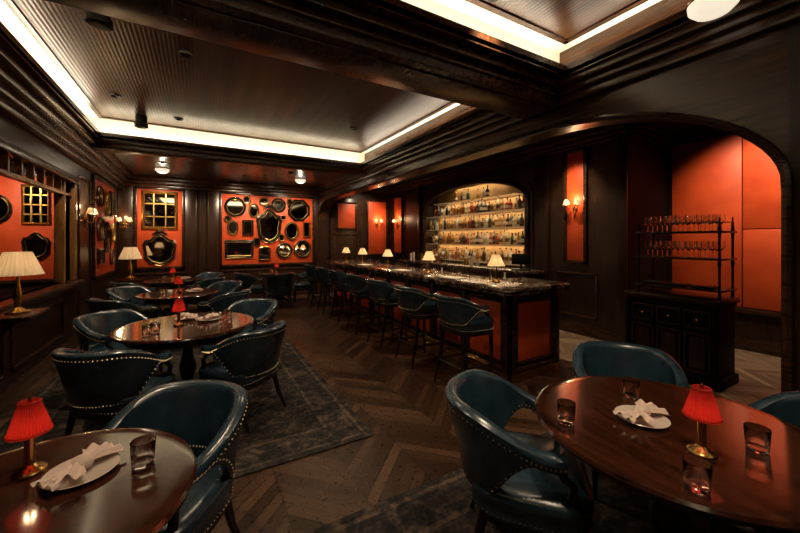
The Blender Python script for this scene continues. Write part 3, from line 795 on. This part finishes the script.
# ------------------------------------------------------------------ cabinet with etagere
b=B()
cx0,cx1,cy0,cy1=4.75,5.25,1.53,2.40
b.box(cx0,cx1,cy0,cy1,.08,.90,DWB,.008); b.box(cx0-.03,cx1+.02,cy0-.03,cy1+.03,0,.10,DWB,.012)
b.box(cx0-.04,cx1+.02,cy0-.04,cy1+.04,.90,.96,DW,.014); b.box(cx0-.02,cx1,cy0-.02,cy1+.02,.86,.90,DWB,.01)
for i in range(3):
    y0=cy0+.04+i*.272; frameX(b,cx0,-1,y0,y0+.25,.62,.82,.022,DW); frameX(b,cx0,-1,y0,y0+.25,.14,.58,.028,DW)
    b.lathe([(0,0),(.012,.004),(.015,.016),(0,.022)],BRASS,10,M=T(cx0-.0,y0+.125,.72)@Matrix.Rotation(R(-90),4,'Y'))
    b.box(cx0-.012,cx0+.002,y0+.05,y0+.2,.19,.53,DW,.008)
for y in (cy0+.0,cy1): b.tube([(cx0-.02,y,.12),(cx0-.03,y,.5),(cx0-.02,y,.86)],[.03,.022,.03],DWB,10)
b.obj('sideboard_cabinet')
b=B()
ex0,ex1,ey0,ey1=4.82,5.18,1.53,2.32
for x in (ex0,ex1):
    for y in (ey0,ey1):
        b.tube([(x,y,.96),(x,y,1.1),(x,y,1.3),(x,y,1.34),(x,y,1.38),(x,y,1.6),(x,y,1.70),(x,y,1.80),(x,y,1.86)],[.016,.012,.012,.02,.012,.012,.018,.010,.004],BLACKM,8)
for z in (1.06,1.40,1.70): b.box(ex0-.03,ex1+.03,ey0-.03,ey1+.03,z-.022,z,DW,.005)
for z in (1.80,):
    P=[(ex0,ey0,z),(ex0,ey1,z),(ex1,ey1,z),(ex1,ey0,z)]
    for i in range(4): b.tube([P[i],P[(i+1)%4]],.006,BRASS,6)
b.obj('etagere_shelf')
b=B()
for z in (1.4005,1.7005):
    for i in range(3):
        for j in range(7):
            c=(ex0+.06+i*.12,ey0+.08+j*.105,z); s=1.3
            b.lathe([(r*s*.95,q*s) for r,q in [(.028,0),(.005,.004),(.004,.06),(.018,.075),(.03,.10),(.027,.145),(.025,.145),(.028,.10),(.014,.078),(0,.074)]],GLASS,14,c=c)
b.obj('wine_glasses')
BS=simple('blue_slate',(.05,.07,.12),.3)
b=B(); 
for y in (1.68,1.93,2.18): b.box(4.80,4.98,y-.1,y+.1,0,.03,BLACKM,.006); b.box(4.82,4.96,y-.08,y+.08,.03,.034,BS)
b.obj('serving_trays',(0.0,0,1.0605))

# ------------------------------------------------------------------ ceiling fixtures
b=B(); b.lathe([(0,0),(.13,0),(.135,-.012),(.12,-.02)],BRASS,32); b.lathe([(.128,-.015),(.124,-.05),(.09,-.085),(.04,-.10),(0,-.104)],DOME,32)
DM=b.mesh('ceiling_dome_light')
for x,y in ((-.65,8.9),(2.2,8.75)):
    place('ceiling_dome_light',DM,(x,y,3.11)); point('dome_bulb',(x,y,2.95),4,(1,.84,.6),.02)
place('ceiling_dome_light',DM,(2.80,.92,3.11)); 
b=B(); b.box(2.62,3.0,.85,.99,3.11,3.15,BEAM,.005); b.obj('trim_8')
b=B(); b.lathe([(0,0),(.07,0),(.075,-.02),(.07,-.10),(.085,-.11),(.085,-.16),(.06,-.17),(0,-.165)],BLACKM,28); SP=b.mesh('ceiling_speaker')
place('ceiling_speaker',SP,(-.72,6.35,3.42)); place('ceiling_speaker',SP,(-.66,3.5,3.42))

# ------------------------------------------------------------------ world & camera
w=bpy.data.worlds.new('World'); sc.world=w; w.use_nodes=True
w.node_tree.nodes['Background'].inputs[0].default_value=(1,.8,.6,1); w.node_tree.nodes['Background'].inputs[1].default_value=.02
cam=bpy.data.cameras.new('camera'); co=bpy.data.objects.new('camera',cam); sc.collection.objects.link(co)
co.location=(0,0,1.6); co.rotation_euler=(R(90),0,R(-30)); cam.lens=350/800*36; cam.sensor_width=36; cam.shift_y=-26.5/800; cam.clip_start=.02
sc.camera=co
